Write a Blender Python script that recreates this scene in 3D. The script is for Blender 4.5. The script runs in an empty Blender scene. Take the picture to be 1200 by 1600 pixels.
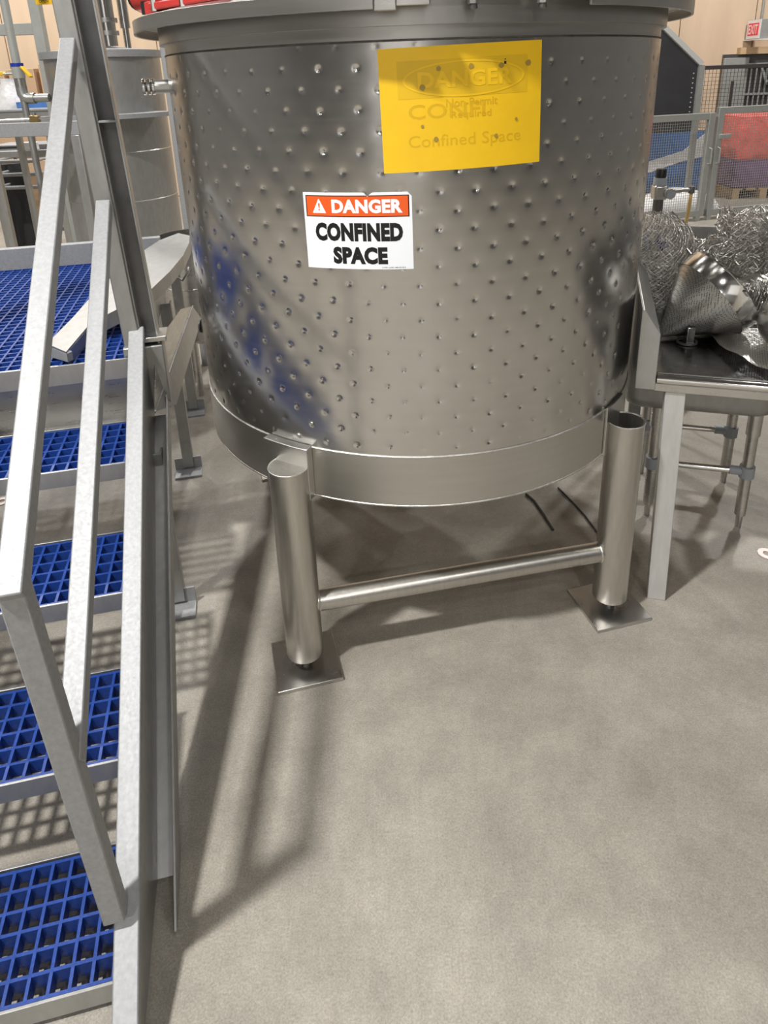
import bpy, bmesh, math, random
import numpy as np
from mathutils import Vector, Matrix
random.seed(7); np.random.seed(7)
R_ = math.radians
scene = bpy.context.scene
col = scene.collection

# ------------------------------------------------------------------ camera
CAM_POS = Vector((0, 0, 1.65)); FPX = 1080.3; PPX, PPY = 600.0, 504.0
PITCH, ROLL = R_(19.78), R_(2.018)
_f = Vector((0, math.cos(PITCH), -math.sin(PITCH))); _r = Vector((1, 0, 0)); _d = _f.cross(_r)
RIGHT = math.cos(ROLL)*_r + math.sin(ROLL)*_d; DOWN = -math.sin(ROLL)*_r + math.cos(ROLL)*_d; FWD = _f
cd = bpy.data.cameras.new('camera'); cam = bpy.data.objects.new('camera', cd); col.objects.link(cam)
m = Matrix((RIGHT, -DOWN, -FWD)).transposed().to_4x4(); m.translation = CAM_POS; cam.matrix_world = m
cd.sensor_fit = 'HORIZONTAL'; cd.sensor_width = 36; cd.lens = FPX/1200*36
cd.shift_x = 0; cd.shift_y = -(800-PPY)/1200; cd.clip_start = .02; cd.clip_end = 100
scene.camera = cam
def at(px, py, Y):                      # survey helper: the point at depth Y seen at a photo pixel
    v = RIGHT*((px-PPX)/FPX) + DOWN*((py-PPY)/FPX) + FWD
    return CAM_POS + v*(Y/v.y)
def atz(px, py, z):
    v = RIGHT*((px-PPX)/FPX) + DOWN*((py-PPY)/FPX) + FWD
    return CAM_POS + v*((z-CAM_POS.z)/v.z)

# ------------------------------------------------------------------ light
scene.view_settings.view_transform = 'Standard'; scene.view_settings.look = 'None'
scene.view_settings.gamma = 1; scene.view_settings.use_curve_mapping = False
scene.view_settings.exposure = -0.35
w = bpy.data.worlds.new('world'); scene.world = w; w.use_nodes = True
w.node_tree.nodes['Background'].inputs[0].default_value = (.8, .85, 1, 1)
w.node_tree.nodes['Background'].inputs[1].default_value = .02
LAMPZ = 6.3
LAMPS = [(-2.5, -.5), (2.6, -2.8), (-6.2, 3.4), (3.6, 3.2), (-.8, 6.2), (5.2, 7.6), (-5.2, 8.2), (-3.2, -5.2), (6.4, -1.0), (-7.2, -2.2), (1.2, -6.4)]
LAMP_W = [800, 95, 110, 60, 330, 420, 420, 230, 70, 80, 280]
for (x, y), wt in zip(LAMPS, LAMP_W):
    l = bpy.data.lights.new('high_bay_lamp', 'AREA'); l.shape = 'RECTANGLE'; l.size = .4; l.size_y = .26; l.energy = wt
    l.color = (1, .98, .95)
    o = bpy.data.objects.new('high_bay_lamp', l); o.location = (x, y, LAMPZ); col.objects.link(o)

# ------------------------------------------------------------------ helpers
class MB:
    def __init__(s): s.v = []; s.f = []
    def add(s, vs, fs):
        n = len(s.v); s.v += [tuple(p) for p in vs]; s.f += [tuple(i+n for i in f) for f in fs]; return s
    def box(s, c, size, rz=0, M=None):
        a, b, e = (q/2 for q in size); c = Vector(c); rot = M if M else Matrix.Rotation(rz, 3, 'Z')
        vs = [c + rot @ Vector((x*a, y*b, z*e)) for z in (-1, 1) for y in (-1, 1) for x in (-1, 1)]
        return s.add(vs, [(0,2,3,1), (4,5,7,6), (0,1,5,4), (2,6,7,3), (0,4,6,2), (1,3,7,5)])
    def beam(s, p0, p1, w, h, up=(0,0,1)):
        p0, p1 = Vector(p0), Vector(p1); d = p1-p0; L = d.length; d.normalize(); up = Vector(up)
        x = d.cross(up)
        if x.length < 1e-5: x = d.cross(Vector((0,1,0)))
        x.normalize(); y = x.cross(d)
        M = Matrix((x, d, y)).transposed()
        return s.box((p0+p1)/2, (w, L, h), M=M)
    def tube(s, p0, p1, r, n=16, r2=None, caps=True):
        p0, p1 = Vector(p0), Vector(p1); d = (p1-p0).normalized(); r2 = r if r2 is None else r2
        x = d.orthogonal().normalized(); y = d.cross(x)
        vs = []
        for p, q in ((p0, r), (p1, r2)):
            for i in range(n):
                a = 2*math.pi*i/n; vs.append(p + (x*math.cos(a)+y*math.sin(a))*q)
        fs = [(i, (i+1) % n, n+(i+1) % n, n+i) for i in range(n)]
        if caps: fs += [tuple(range(n))[::-1], tuple(range(n, 2*n))]
        return s.add(vs, fs)
    def path(s, pts, r, n=8):
        pts = [Vector(p) for p in pts]; k = len(pts); vs = []; x = None
        for i, p in enumerate(pts):
            d = (pts[min(i+1, k-1)]-pts[max(i-1, 0)]).normalized()
            x = d.orthogonal().normalized() if x is None else (x - d*x.dot(d)).normalized()
            y = d.cross(x)
            vs += [p + (x*math.cos(2*math.pi*j/n)+y*math.sin(2*math.pi*j/n))*r for j in range(n)]
        fs = [(i*n+j, i*n+(j+1) % n, (i+1)*n+(j+1) % n, (i+1)*n+j) for i in range(k-1) for j in range(n)]
        fs += [tuple(range(n))[::-1], tuple(range((k-1)*n, k*n))]
        return s.add(vs, fs)
    def lathe(s, prof, n=64, c=(0,0,0), a0=0, a1=2*math.pi, M=None, closed=False):
        full = abs(a1-a0-2*math.pi) < 1e-6; k = n if full else n+1; c = Vector(c); vs = []; m_ = len(prof)
        for i in range(k):
            a = a0+(a1-a0)*i/n
            for (r, z) in prof:
                p = Vector((r*math.sin(a), -r*math.cos(a), z)); vs.append(c + (M @ p if M else p))
        fs = []
        for i in range(n):
            i2 = (i+1) % k
            for j in range(m_ if closed else m_-1):
                j2 = (j+1) % m_
                fs.append((i*m_+j, i2*m_+j, i2*m_+j2, i*m_+j2))
        if closed and not full:
            fs += [tuple(range(m_)), tuple(range((k-1)*m_, k*m_))[::-1]]
        return s.add(vs, fs)
    def prism(s, poly, ext):
        n = len(poly); ext = Vector(ext); vs = [Vector(p) for p in poly]; vs += [p+ext for p in vs]
        return s.add(vs, [tuple(range(n))[::-1], tuple(range(n, 2*n))] + [(i, (i+1) % n, n+(i+1) % n, n+i) for i in range(n)])
    def build(s, name, mat, parent=None, bevel=0, smooth=35, loc=None):
        me = bpy.data.meshes.new(name); me.from_pydata(s.v, [], s.f); me.validate(); me.update()
        bm = bmesh.new(); bm.from_mesh(me); bmesh.ops.recalc_face_normals(bm, faces=bm.faces); bm.to_mesh(me); bm.free()
        if smooth:
            me.shade_smooth(); me.set_sharp_from_angle(angle=R_(smooth))
        else: me.shade_flat()
        me.materials.append(mat)
        o = bpy.data.objects.new(name, me); col.objects.link(o)
        if parent: o.parent = parent
        if loc: o.location = loc
        if bevel:
            b = o.modifiers.new('bevel', 'BEVEL'); b.width = bevel; b.segments = 2; b.limit_method = 'ANGLE'; b.harden_normals = False
        return o
def tag(o, label, cat, group=None, kind=None):
    o['label'] = label; o['category'] = cat
    if group: o['group'] = group
    if kind: o['kind'] = kind
    return o
def thing(name, label, cat, loc=(0,0,0), rz=0, group=None):
    o = bpy.data.objects.new(name, None); o.location = loc; o.rotation_euler = (0,0,rz); col.objects.link(o); o.empty_display_size = .1
    return tag(o, label, cat, group)
def struct(o): o['kind'] = 'structure'; return o

# ------------------------------------------------------------------ materials
def mat(name, color, rough=.5, metal=0, noise=None, bump=None, spec=.5, sss=None, coat=0, rvar=0):
    """noise=(scale vec, amount, detail)  bump=(scale vec, strength, dist)"""
    m = bpy.data.materials.new(name); m.use_nodes = True; nt = m.node_tree; N = nt.nodes; L = nt.links; b = N['Principled BSDF']
    b.inputs['Base Color'].default_value = (*color, 1); b.inputs['Roughness'].default_value = rough; b.inputs['Metallic'].default_value = metal
    b.inputs['Specular IOR Level'].default_value = spec; b.inputs['Coat Weight'].default_value = coat
    tc = N.new('ShaderNodeTexCoord')
    def ntex(sc, det=6, ro=.6):
        mp = N.new('ShaderNodeMapping'); mp.inputs['Scale'].default_value = sc; L.new(tc.outputs['Object'], mp.inputs[0])
        t = N.new('ShaderNodeTexNoise'); t.inputs['Scale'].default_value = 1; t.inputs['Detail'].default_value = det; t.inputs['Roughness'].default_value = ro
        L.new(mp.outputs[0], t.inputs['Vector']); return t
    if noise:
        t = ntex(noise[0]); amt = noise[1]
        r = N.new('ShaderNodeMapRange'); r.inputs[1].default_value = .3; r.inputs[2].default_value = .7; r.inputs[3].default_value = 1-amt; r.inputs[4].default_value = 1+amt
        L.new(t.outputs[0], r.inputs[0])
        mx = N.new('ShaderNodeVectorMath'); mx.operation = 'SCALE'; mx.inputs[0].default_value = color
        L.new(r.outputs[0], mx.inputs['Scale']); L.new(mx.outputs[0], b.inputs['Base Color'])
        if rvar:
            q = N.new('ShaderNodeMapRange'); q.inputs[1].default_value = .3; q.inputs[2].default_value = .7; q.inputs[3].default_value = rough-rvar; q.inputs[4].default_value = rough+rvar
            t2 = ntex([c*1.7 for c in noise[0]]); L.new(t2.outputs[0], q.inputs[0]); L.new(q.outputs[0], b.inputs['Roughness'])
    if bump:
        t = ntex(bump[0], 4); bp = N.new('ShaderNodeBump'); bp.inputs['Strength'].default_value = bump[1]; bp.inputs['Distance'].default_value = bump[2]
        L.new(t.outputs[0], bp.inputs['Height']); L.new(bp.outputs[0], b.inputs['Normal'])
    return m
M = {}
M['tank'] = mat('brushed_tank_steel', (.58,.57,.55), .225, 1, ((4,4,60), .025), None, rvar=.02)
def brushed(m, an):
    N = m.node_tree.nodes; t = N.new('ShaderNodeTangent'); t.direction_type = 'RADIAL'; t.axis = 'Z'; b = N['Principled BSDF']
    b.inputs['Anisotropic'].default_value = an; m.node_tree.links.new(t.outputs[0], b.inputs['Tangent'])
brushed(M['tank'], .28)
M['band'] = mat('rolled_band_steel', (.55,.54,.515), .35, 1, ((5,5,60), .035), None, rvar=.025); brushed(M['band'], .35)
M['weld'] = mat('weld_bead', (.70,.69,.66), .35, 1, ((60,60,60), .2), ((300,300,300), .5, .001))
M['darkseam'] = mat('dirty_seam', (.10,.09,.08), .6, .6, ((60,60,60), .3))
M['steel'] = mat('satin_steel', (.56,.55,.53), .3, 1, ((8,8,40), .07), None, rvar=.05)
M['steel_leg'] = mat('satin_pipe_steel', (.55,.53,.49), .34, 1, ((90,90,12), .07), None, rvar=.05)
M['polish'] = mat('polished_steel', (.72,.71,.69), .12, 1, ((9,9,9), .04))
M['pale_leg'] = mat('pale_brushed_leg', (.60,.60,.59), .45, .6, ((60,60,12), .06), None, rvar=.04)
M['galv'] = mat('pale_satin_rail', (.31,.315,.32), .58, .45, ((110,110,90), .10), None, rvar=.05)
M['galv_grey'] = mat('grey_satin_steel', (.40,.40,.39), .42, .85, ((40,40,18), .08), None, rvar=.04)
M['dark_steel'] = mat('dark_steel', (.16,.16,.16), .4, .8, ((12,12,12), .15))
M['blue'] = mat('blue_fibreglass', (.009,.042,.225), .42, 0, ((120,120,120), .25), ((400,400,400), .3, .001))
M['white_print'] = mat('white_vinyl', (.86,.89,.93), .35, 0, ((6,6,6), .02))
M['orange_print'] = mat('orange_vinyl', (.80,.11,.015), .4)
M['black_print'] = mat('black_vinyl', (.006,.006,.006), .45)
M['yellow'] = mat('yellow_vinyl', (.86,.53,.014), .38, 0, ((9,9,9), .04), ((45,45,45), .25, .0015))
M['yellow_ghost'] = mat('faded_yellow_print', (.70,.42,.008), .42)
M['yellow_box'] = mat('faded_yellow_field', (.74,.46,.012), .42, 0, ((9,9,9), .06))
M['scuff'] = mat('grey_scuff', (.36,.24,.04), .5)
M['red'] = mat('red_enamel', (.42,.03,.025), .38, 0, ((14,14,14), .12))
M['black'] = mat('black_plastic', (.012,.012,.013), .45)
M['wall'] = mat('beige_panel', (.62,.47,.33), .65, 0, ((2.5,2.5,.6), .08), ((24,24,.3), .25, .01))
M['wallgrey'] = mat('grey_panel_wall', (.20,.20,.20), .7, 0, ((2,2,1), .1))
M['ceil'] = mat('grey_ceiling', (.16,.16,.17), .8)
M['cardboard'] = mat('cardboard', (.52,.35,.22), .8, 0, ((3,3,3), .08))
M['cb_dark'] = mat('dark_cardboard', (.33,.22,.14), .8, 0, ((3,3,3), .1))
M['bluewrap'] = mat('blue_wrap', (.08,.20,.50), .35, 0, ((8,8,8), .2), ((20,20,20), .5, .01))
M['redwrap'] = mat('red_wrap', (.85,.19,.16), .3, 0, ((6,6,6), .2), ((18,18,18), .6, .01))
M['purple'] = mat('purple_wrap', (.26,.16,.30), .35, 0, ((8,8,8), .25), ((18,18,18), .5, .01))
M['whitebag'] = mat('white_poly_bag', (.75,.74,.74), .4, 0, ((14,14,14), .1), ((22,22,22), .6, .01))
M['frame_grey'] = mat('grey_painted_frame', (.33,.34,.32), .5, .2, ((20,20,20), .06))
M['wire'] = mat('bright_wire', (.80,.78,.74), .26, 1)
M['wire_gate'] = mat('galvanised_wire', (.42,.43,.42), .45, .5)
M['wire_dark'] = mat('dark_wire', (.05,.05,.05), .5, .3)
M['hood'] = mat('charcoal_sheet', (.055,.055,.06), .5, .3, ((5,5,5), .12))
M['hoodedge'] = mat('pale_edge', (.62,.62,.61), .5, .2)
M['exit_white'] = mat('exit_housing', (.82,.82,.82), .4)
M['exit_red'] = mat('exit_lettering', (.85,.06,.09), .4)
M['exit_pink'] = mat('exit_face', (.95,.72,.72), .4)
M['valve_yellow'] = mat('yellow_valve_handle', (.75,.45,.01), .4)
M['brass'] = mat('brass', (.45,.33,.15), .35, 1)
M['hose'] = mat('amber_hose', (.62,.43,.16), .35)
M['cable_blue'] = mat('blue_rubber', (.01,.03,.30), .4)
M['dark_table'] = mat('scuffed_table_steel', (.20,.20,.20), .2, 1, ((30,30,30), .3), None, rvar=.08)
M['dark_rubber'] = mat('dusty_black_rubber', (.045,.042,.038), .7)
M['cable_grey'] = mat('grey_rubber', (.34,.36,.40), .5)
M['wood'] = mat('pale_wood', (.55,.38,.22), .7, 0, ((4,4,30), .12))
M['pinkplastic'] = mat('pale_pink_metal', (.55,.46,.42), .4, .3)

def concrete():
    m = bpy.data.materials.new('sealed_concrete'); m.use_nodes = True; nt = m.node_tree; N = nt.nodes; L = nt.links; b = N['Principled BSDF']
    tc = N.new('ShaderNodeTexCoord')
    def nz(s, d=8, r=.6, dist=0):
        t = N.new('ShaderNodeTexNoise'); t.inputs['Scale'].default_value = s; t.inputs['Detail'].default_value = d; t.inputs['Roughness'].default_value = r; t.inputs['Distortion'].default_value = dist
        L.new(tc.outputs['Object'], t.inputs['Vector']); return t
    a = nz(1.4, 8, .62, .5); c = nz(230, 3, .7); e = nz(7, 6, .6)
    r = N.new('ShaderNodeValToRGB'); r.color_ramp.elements[0].position = .3; r.color_ramp.elements[0].color = (.225,.205,.17,1)
    r.color_ramp.elements[1].position = .72; r.color_ramp.elements[1].color = (.345,.32,.275,1); L.new(a.outputs[0], r.inputs[0])
    def scale(col_sock, t, lo, hi):
        q = N.new('ShaderNodeMapRange'); q.inputs[1].default_value = .3; q.inputs[2].default_value = .7; q.inputs[3].default_value = lo; q.inputs[4].default_value = hi; L.new(t.outputs[0], q.inputs[0])
        s = N.new('ShaderNodeVectorMath'); s.operation = 'SCALE'; L.new(col_sock, s.inputs[0]); L.new(q.outputs[0], s.inputs['Scale']); return s.outputs[0]
    x = scale(r.outputs[0], c, .74, 1.24); x = scale(x, e, .86, 1.12); x = scale(x, nz(55, 5, .7), .9, 1.1)
    L.new(x, b.inputs['Base Color'])
    q = N.new('ShaderNodeMapRange'); q.inputs[3].default_value = .38; q.inputs[4].default_value = .62; L.new(e.outputs[0], q.inputs[0]); L.new(q.outputs[0], b.inputs['Roughness'])
    bp = N.new('ShaderNodeBump'); bp.inputs['Strength'].default_value = .25; bp.inputs['Distance'].default_value = .002; L.new(c.outputs[0], bp.inputs['Height']); L.new(bp.outputs[0], b.inputs['Normal'])
    return m
M['concrete'] = concrete()
def perforated(name, color, scale):
    m = mat(name, color, .3, 1); nt = m.node_tree; N = nt.nodes; L = nt.links; b = N['Principled BSDF']
    tc = N.new('ShaderNodeTexCoord'); v = N.new('ShaderNodeTexVoronoi'); v.inputs['Scale'].default_value = scale; v.inputs['Randomness'].default_value = .25
    L.new(tc.outputs['Object'], v.inputs['Vector'])
    r = N.new('ShaderNodeValToRGB'); r.color_ramp.elements[0].position = .28; r.color_ramp.elements[0].color = (.07,.07,.07,1); r.color_ramp.elements[1].position = .36; r.color_ramp.elements[1].color = (*color,1)
    L.new(v.outputs['Distance'], r.inputs[0]); L.new(r.outputs[0], b.inputs['Base Color'])
    bp = N.new('ShaderNodeBump'); bp.inputs['Strength'].default_value = .6; bp.inputs['Distance'].default_value = .001; L.new(v.outputs['Distance'], bp.inputs['Height']); L.new(bp.outputs[0], b.inputs['Normal'])
    return m
M['perf'] = perforated('perforated_steel', (.55,.54,.51), 190)

# ------------------------------------------------------------------ the building
X0, X1, Y0, Y1, ZC = -10.5, 10.5, -9.0, 10.6, 7.4
struct(MB().box((0, (Y0+Y1)/2, -.1), (X1-X0+.6, Y1-Y0+.6, .2)).build('floor', M['concrete'], smooth=0))
struct(MB().box((0, (Y0+Y1)/2, ZC+.1), (X1-X0+.6, Y1-Y0+.6, .2)).build('ceiling', M['ceil'], smooth=0))
wb = struct(MB().box((0, Y1+.12, ZC/2), (X1-X0, .2, ZC)).build('wall_back', M['wall'], smooth=0))
struct(MB().box((0, Y0-.1, ZC/2), (X1-X0, .2, ZC)).build('wall_front', M['wallgrey'], smooth=0))
struct(MB().box((X0-.1, (Y0+Y1)/2, ZC/2), (.2, Y1-Y0+.4, ZC)).build('wall_left', M['wallgrey'], smooth=0))
struct(MB().box((X1+.1, (Y0+Y1)/2, ZC/2), (.2, Y1-Y0+.4, ZC)).build('wall_right', M['wallgrey'], smooth=0))
struct(MB().box((-1.2, Y0+.03, 2.1), (4.2, .06, 4.2)).build('added_door', M['exit_white'], smooth=0))  # pale roll door, added out of view to brighten the tank's reflection
rd = bpy.data.objects['added_door']
for k in range(14): MB().box((-1.2, Y0+.065, .15+.29*k), (4.2, .02, .275)).build('added_door_slat', M['exit_white'], rd, bevel=.004)
for k, x in enumerate((-6.4, -3.7, 1.3, 4.4, 7.4)):
    struct(MB().box((x, Y0+.2, ZC/2), (.3, .3, ZC)).build('added_column_%d' % (k+1), M['dark_steel'], smooth=0))  # dark columns, added out of view for contrast in the tank's reflection
# insulated panels of the back wall: each panel is a piece of its own with a recessed joint
px = X0; i = 0
panel_me = None
while px < X1-.2:
    wd = 1.06
    if panel_me is None:
        o = MB().box((0, 0, 0), (wd-.014, .03, ZC-.02)).build('wall_panel', M['wall'], wb, bevel=.006, smooth=0); panel_me = o.data
    else:
        o = bpy.data.objects.new('wall_panel', panel_me); col.objects.link(o); o.parent = wb
    o.location = (px+wd/2, Y1+.005, ZC/2); px += wd
# the lamp fittings
for k, (x, y) in enumerate(LAMPS):
    t = thing('high_bay_light', 'white rectangular high bay light hung from the grey ceiling', 'ceiling light', (x, y, LAMPZ), 0, 'high bay lights under the ceiling')
    MB().box((0, 0, .05), (.85, .46, .08)).build('housing', M['exit_white'], t, bevel=.01)
    for sx in (-.3, .3): MB().tube((sx, 0, .09), (sx, 0, ZC-LAMPZ), .006, 6).build('hanger', M['dark_steel'], t)

# ------------------------------------------------------------------ the dimple-jacketed tank
CX, CY = .106, 2.2536
ZB, ZS, ZT, ZCOL, ZF = .578, .724, 1.713, 1.742, 1.769
def Rz(z): return .7065 + (.7135-.7065)*(z-ZS)/(ZT-ZS)
tank = thing('jacketed_tank', 'large round stainless steel tank with a dimpled jacket on pipe legs', 'tank', (CX, CY, 0))
def cyl(th, z, r): return (r*math.sin(th), -r*math.cos(th), z)
# dimpled shell, front two thirds finely meshed
thf = np.linspace(R_(-100), R_(100), 980); thb = np.linspace(R_(100), R_(260), 40)[1:-1]
th = np.concatenate([thf, thb]); zz = np.linspace(ZS, ZT, 392)
TH, ZZ = np.meshgrid(th, zz, indexing='ij')
disp = .0010*np.sin(TH*5.3+ZZ*2.1)*np.sin(ZZ*4.7+1+TH) + (.0001+.0006*np.clip(np.abs(TH)-.6, 0, 1))*np.sin(TH*13.1+ZZ*7)*np.sin(ZZ*9-TH*4)
PX_, PZ_ = .0855, .0435
R0 = .71
rows = int((ZT-ZS-.03)/PZ_)
rng = np.random.RandomState(3)
for r in range(rows+1):
    z0 = ZS+.026+r*PZ_
    n = int(2*R_(98)*R0/PX_)
    for c in range(n+1):
        t0 = R_(-98) + (c+.5*(r % 2))*PX_/R0 + rng.normal(0, .0016); zc = z0+rng.normal(0, .0011)
        dep = .0022*(1+.28*rng.normal()) if rng.rand() > .06 else .0036; dep = max(dep, .0009)
        i0 = max(0, np.searchsorted(thf, t0-.034/R0)); i1 = min(980, np.searchsorted(thf, t0+.034/R0)); j0 = max(0, np.searchsorted(zz, zc-.034)); j1 = np.searchsorted(zz, zc+.034)
        if i1 <= i0: continue
        q = ((TH[i0:i1, j0:j1]-t0)*R0)**2 + (ZZ[i0:i1, j0:j1]-zc)**2
        disp[i0:i1, j0:j1] -= dep*np.exp(-q/(2*.0037**2)) + .0005*np.exp(-q/(2*.011**2))
edge = np.clip(np.minimum(ZZ-ZS, ZT-ZZ)/.03, 0, 1); disp *= edge
RR = .7065 + .007*(ZZ-ZS)/(ZT-ZS) + disp
V = np.stack([RR*np.sin(TH), -RR*np.cos(TH), ZZ], -1).reshape(-1, 3)
nt_, nz_ = len(th), len(zz)
I, J = np.meshgrid(np.arange(nt_), np.arange(nz_-1), indexing='ij'); I2 = (I+1) % nt_
F = np.stack([I*nz_+J, I2*nz_+J, I2*nz_+J+1, I*nz_+J+1], -1).reshape(-1, 4)
me = bpy.data.meshes.new('shell'); me.vertices.add(len(V)); me.vertices.foreach_set('co', V.astype(np.float32).ravel())
me.loops.add(F.size); me.loops.foreach_set('vertex_index', F.astype(np.int32).ravel())
me.polygons.add(len(F)); me.polygons.foreach_set('loop_start', np.arange(0, F.size, 4, dtype=np.int32)); me.update(calc_edges=True); me.validate(); me.shade_smooth()
me.materials.append(M['tank']); shell = bpy.data.objects.new('shell', me); col.objects.link(shell); shell.parent = tank
shell['label'] = 'brushed steel jacket dotted with spot weld dimples'
def ringbead(z, r, rad, name, mt, n=160):
    prof = [(r+rad*math.cos(a), z+rad*math.sin(a)) for a in [2*math.pi*k/8 for k in range(8)]]
    return MB().lathe(prof, n, closed=True).build(name, M[mt], tank, smooth=80)
MB().lathe([(.7085, ZB), (.7085, ZS+.003)], 160).build('base_band', M['band'], tank, smooth=60)
ringbead(ZS, .7075, .0028, 'weld_seam', 'weld'); ringbead(ZB, .7075, .003, 'weld_seam', 'weld')
ringbead(ZT+.001, .7125, .0025, 'top_seam', 'darkseam')
MB().lathe([(.7075, ZB), (.69, ZB-.012), (.55, ZB-.06), (.3, ZB-.105), (.04, ZB-.12), (.001, ZB-.12)], 96).build('bottom_head', M['band'], tank, smooth=60)
MB().lathe([(.7118, ZT-.01), (.7118, ZCOL+.01)], 160).build('upper_band', M['band'], tank, smooth=60)
MB().lathe([(.7118, ZCOL), (.7245, ZCOL), (.7245, 1.80), (.7118, 1.80)], 160, closed=True).build('collar', M['band'], tank, smooth=40)
lip = [(.781, ZF), (.787, ZF), (.787, 1.801), (.726, 1.801), (.726, 1.795), (.781, 1.795)]
MB().lathe(lip, 150, a0=R_(25.6), a1=R_(352.3), closed=True).build('flange', M['band'], tank, bevel=.0012, smooth=30)
MB().lathe([(.774, ZF+.006), (.782, ZF+.004), (.782, 1.801), (.726, 1.801), (.726, 1.795), (.774, 1.795)], 6, a0=R_(-7.7), a1=R_(.4), closed=True).build('clamp_plate', M['steel'], tank, bevel=.002, smooth=30)
MB().lathe([(.783, ZF-.004), (.791, ZF-.004), (.791, 1.803), (.783, 1.803)], 4, a0=R_(-7.6), a1=R_(-4.4), closed=True).build('clamp_tab', M['steel'], tank, bevel=.002, smooth=30)
MB().lathe([(.72, 1.815), (.766, 1.815), (.766, 1.835), (.72, 1.835)], 20, a0=R_(.4), a1=R_(25.6), closed=True).build('lid_hinge_plate', M['steel'], tank)
MB().lathe([(.001, 1.90), (.3, 1.885), (.74, 1.812), (.765, 1.802), (.765, 1.798), (.74, 1.798)], 96).build('lid', M['band'], tank, smooth=40)
for a in (7.1, 18.4):
    x, y, _ = cyl(R_(a), 0, .757)
    b = MB().tube((x, y, 1.765), (x, y, 1.83), .006, 10).build('bolt', M['steel'], tank)
    MB().tube((x, y, 1.775), (x, y, 1.789), .0115, 6).build('nut', M['steel'], b, smooth=20)
    MB().tube((x, y, 1.766), (x, y, 1.774), .0085, 10).build('nut', M['dark_steel'], b, smooth=20)
# nozzles
def nozzle(ang, z, r, ln, mt='polish'):
    d = Vector((math.sin(R_(ang)), -math.cos(R_(ang)), 0)); c = Vector((0, 0, z))
    n = MB().tube(c+d*.69, c+d*(.71+ln*.6), r, 24).build('nozzle', M['steel'], tank)
    MB().tube(c+d*(.71+ln*.6), c+d*(.71+ln), r*.72, 24).build('ferrule_neck', M['dark_steel'], n)
    for q in (.58, .74, .92):
        MB().tube(c+d*(.71+ln*q), c+d*(.71+ln*(q+.1)), r*1.22, 28).build('ferrule', M[mt], n, bevel=.001)
nozzle(-78, 1.637, .0185, .075); nozzle(-97, .82, .022, .06, 'dark_steel')
# legs
LEGR = .054
def leg(ang, capped):
    cx, cy, _ = cyl(R_(ang), 0, .748)
    d = Vector((math.sin(R_(ang)), -math.cos(R_(ang)), 0))
    b = MB()
    if capped: b.tube((cx, cy, .05), (cx, cy, .676), LEGR, 40)
    else:
        prof = [(LEGR, .05), (LEGR, .676), (LEGR-.005, .676), (LEGR-.005, .10), (.001, .10)]
        b.lathe(prof, 40, c=(cx, cy, 0))
    L = b.build('leg', M['steel_leg'], tank, smooth=40)
    MB().lathe([(LEGR+.001*math.cos(a)*1.6, .676+.0022*math.sin(a)) for a in [k*math.pi/4 for k in range(8)]], 40, c=(cx, cy, 0), closed=True).build('rim_weld', M['weld'], L)
    hw, pr_, po_ = (.072/.715, .735, R_(ang-1.6)) if capped else (.062/.715, .7165, R_(ang))
    MB().lathe([(.7085, .575), (pr_, .575), (pr_, .73), (.7085, .73)], 14, a0=po_-hw, a1=po_+hw, closed=True).build('mounting_pad', M['band'], L, bevel=.002, smooth=30)
    MB().tube((cx, cy, .012), (cx, cy, .06), .017, 16).build('levelling_stud', M['dark_steel'], L)
    MB().box((cx, cy, .006), (.19, .19, .012), rz=R_(14)).build('foot_plate', M['steel'], L, bevel=.0015)
    return Vector((cx, cy, 0))
pl = leg(-30, True); pr = leg(52, False); p3 = leg(150, True); p4 = leg(-128, True)
for a, b in ((pl, pr), (p4, p3)):
    d = (b-a).normalized()
    MB().tube(a+d*.045+Vector((0,0,.222)), b-d*.045+Vector((0,0,.222)), .0305, 32).build('brace', M['steel_leg'], tank)
for p, q in ((pr, pl), (pl, pr)):
    d = (q-p).normalized(); c = p+d*.053+Vector((0, 0, .222))
    Mx = d.to_track_quat('Z', 'Y').to_matrix()
    MB().lathe([(.031+.0022*math.cos(a), .0022*math.sin(a)) for a in [k*math.pi/3 for k in range(6)]], 32, c=c, M=Mx, closed=True).build('brace_weld', M['weld'], tank)

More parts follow.
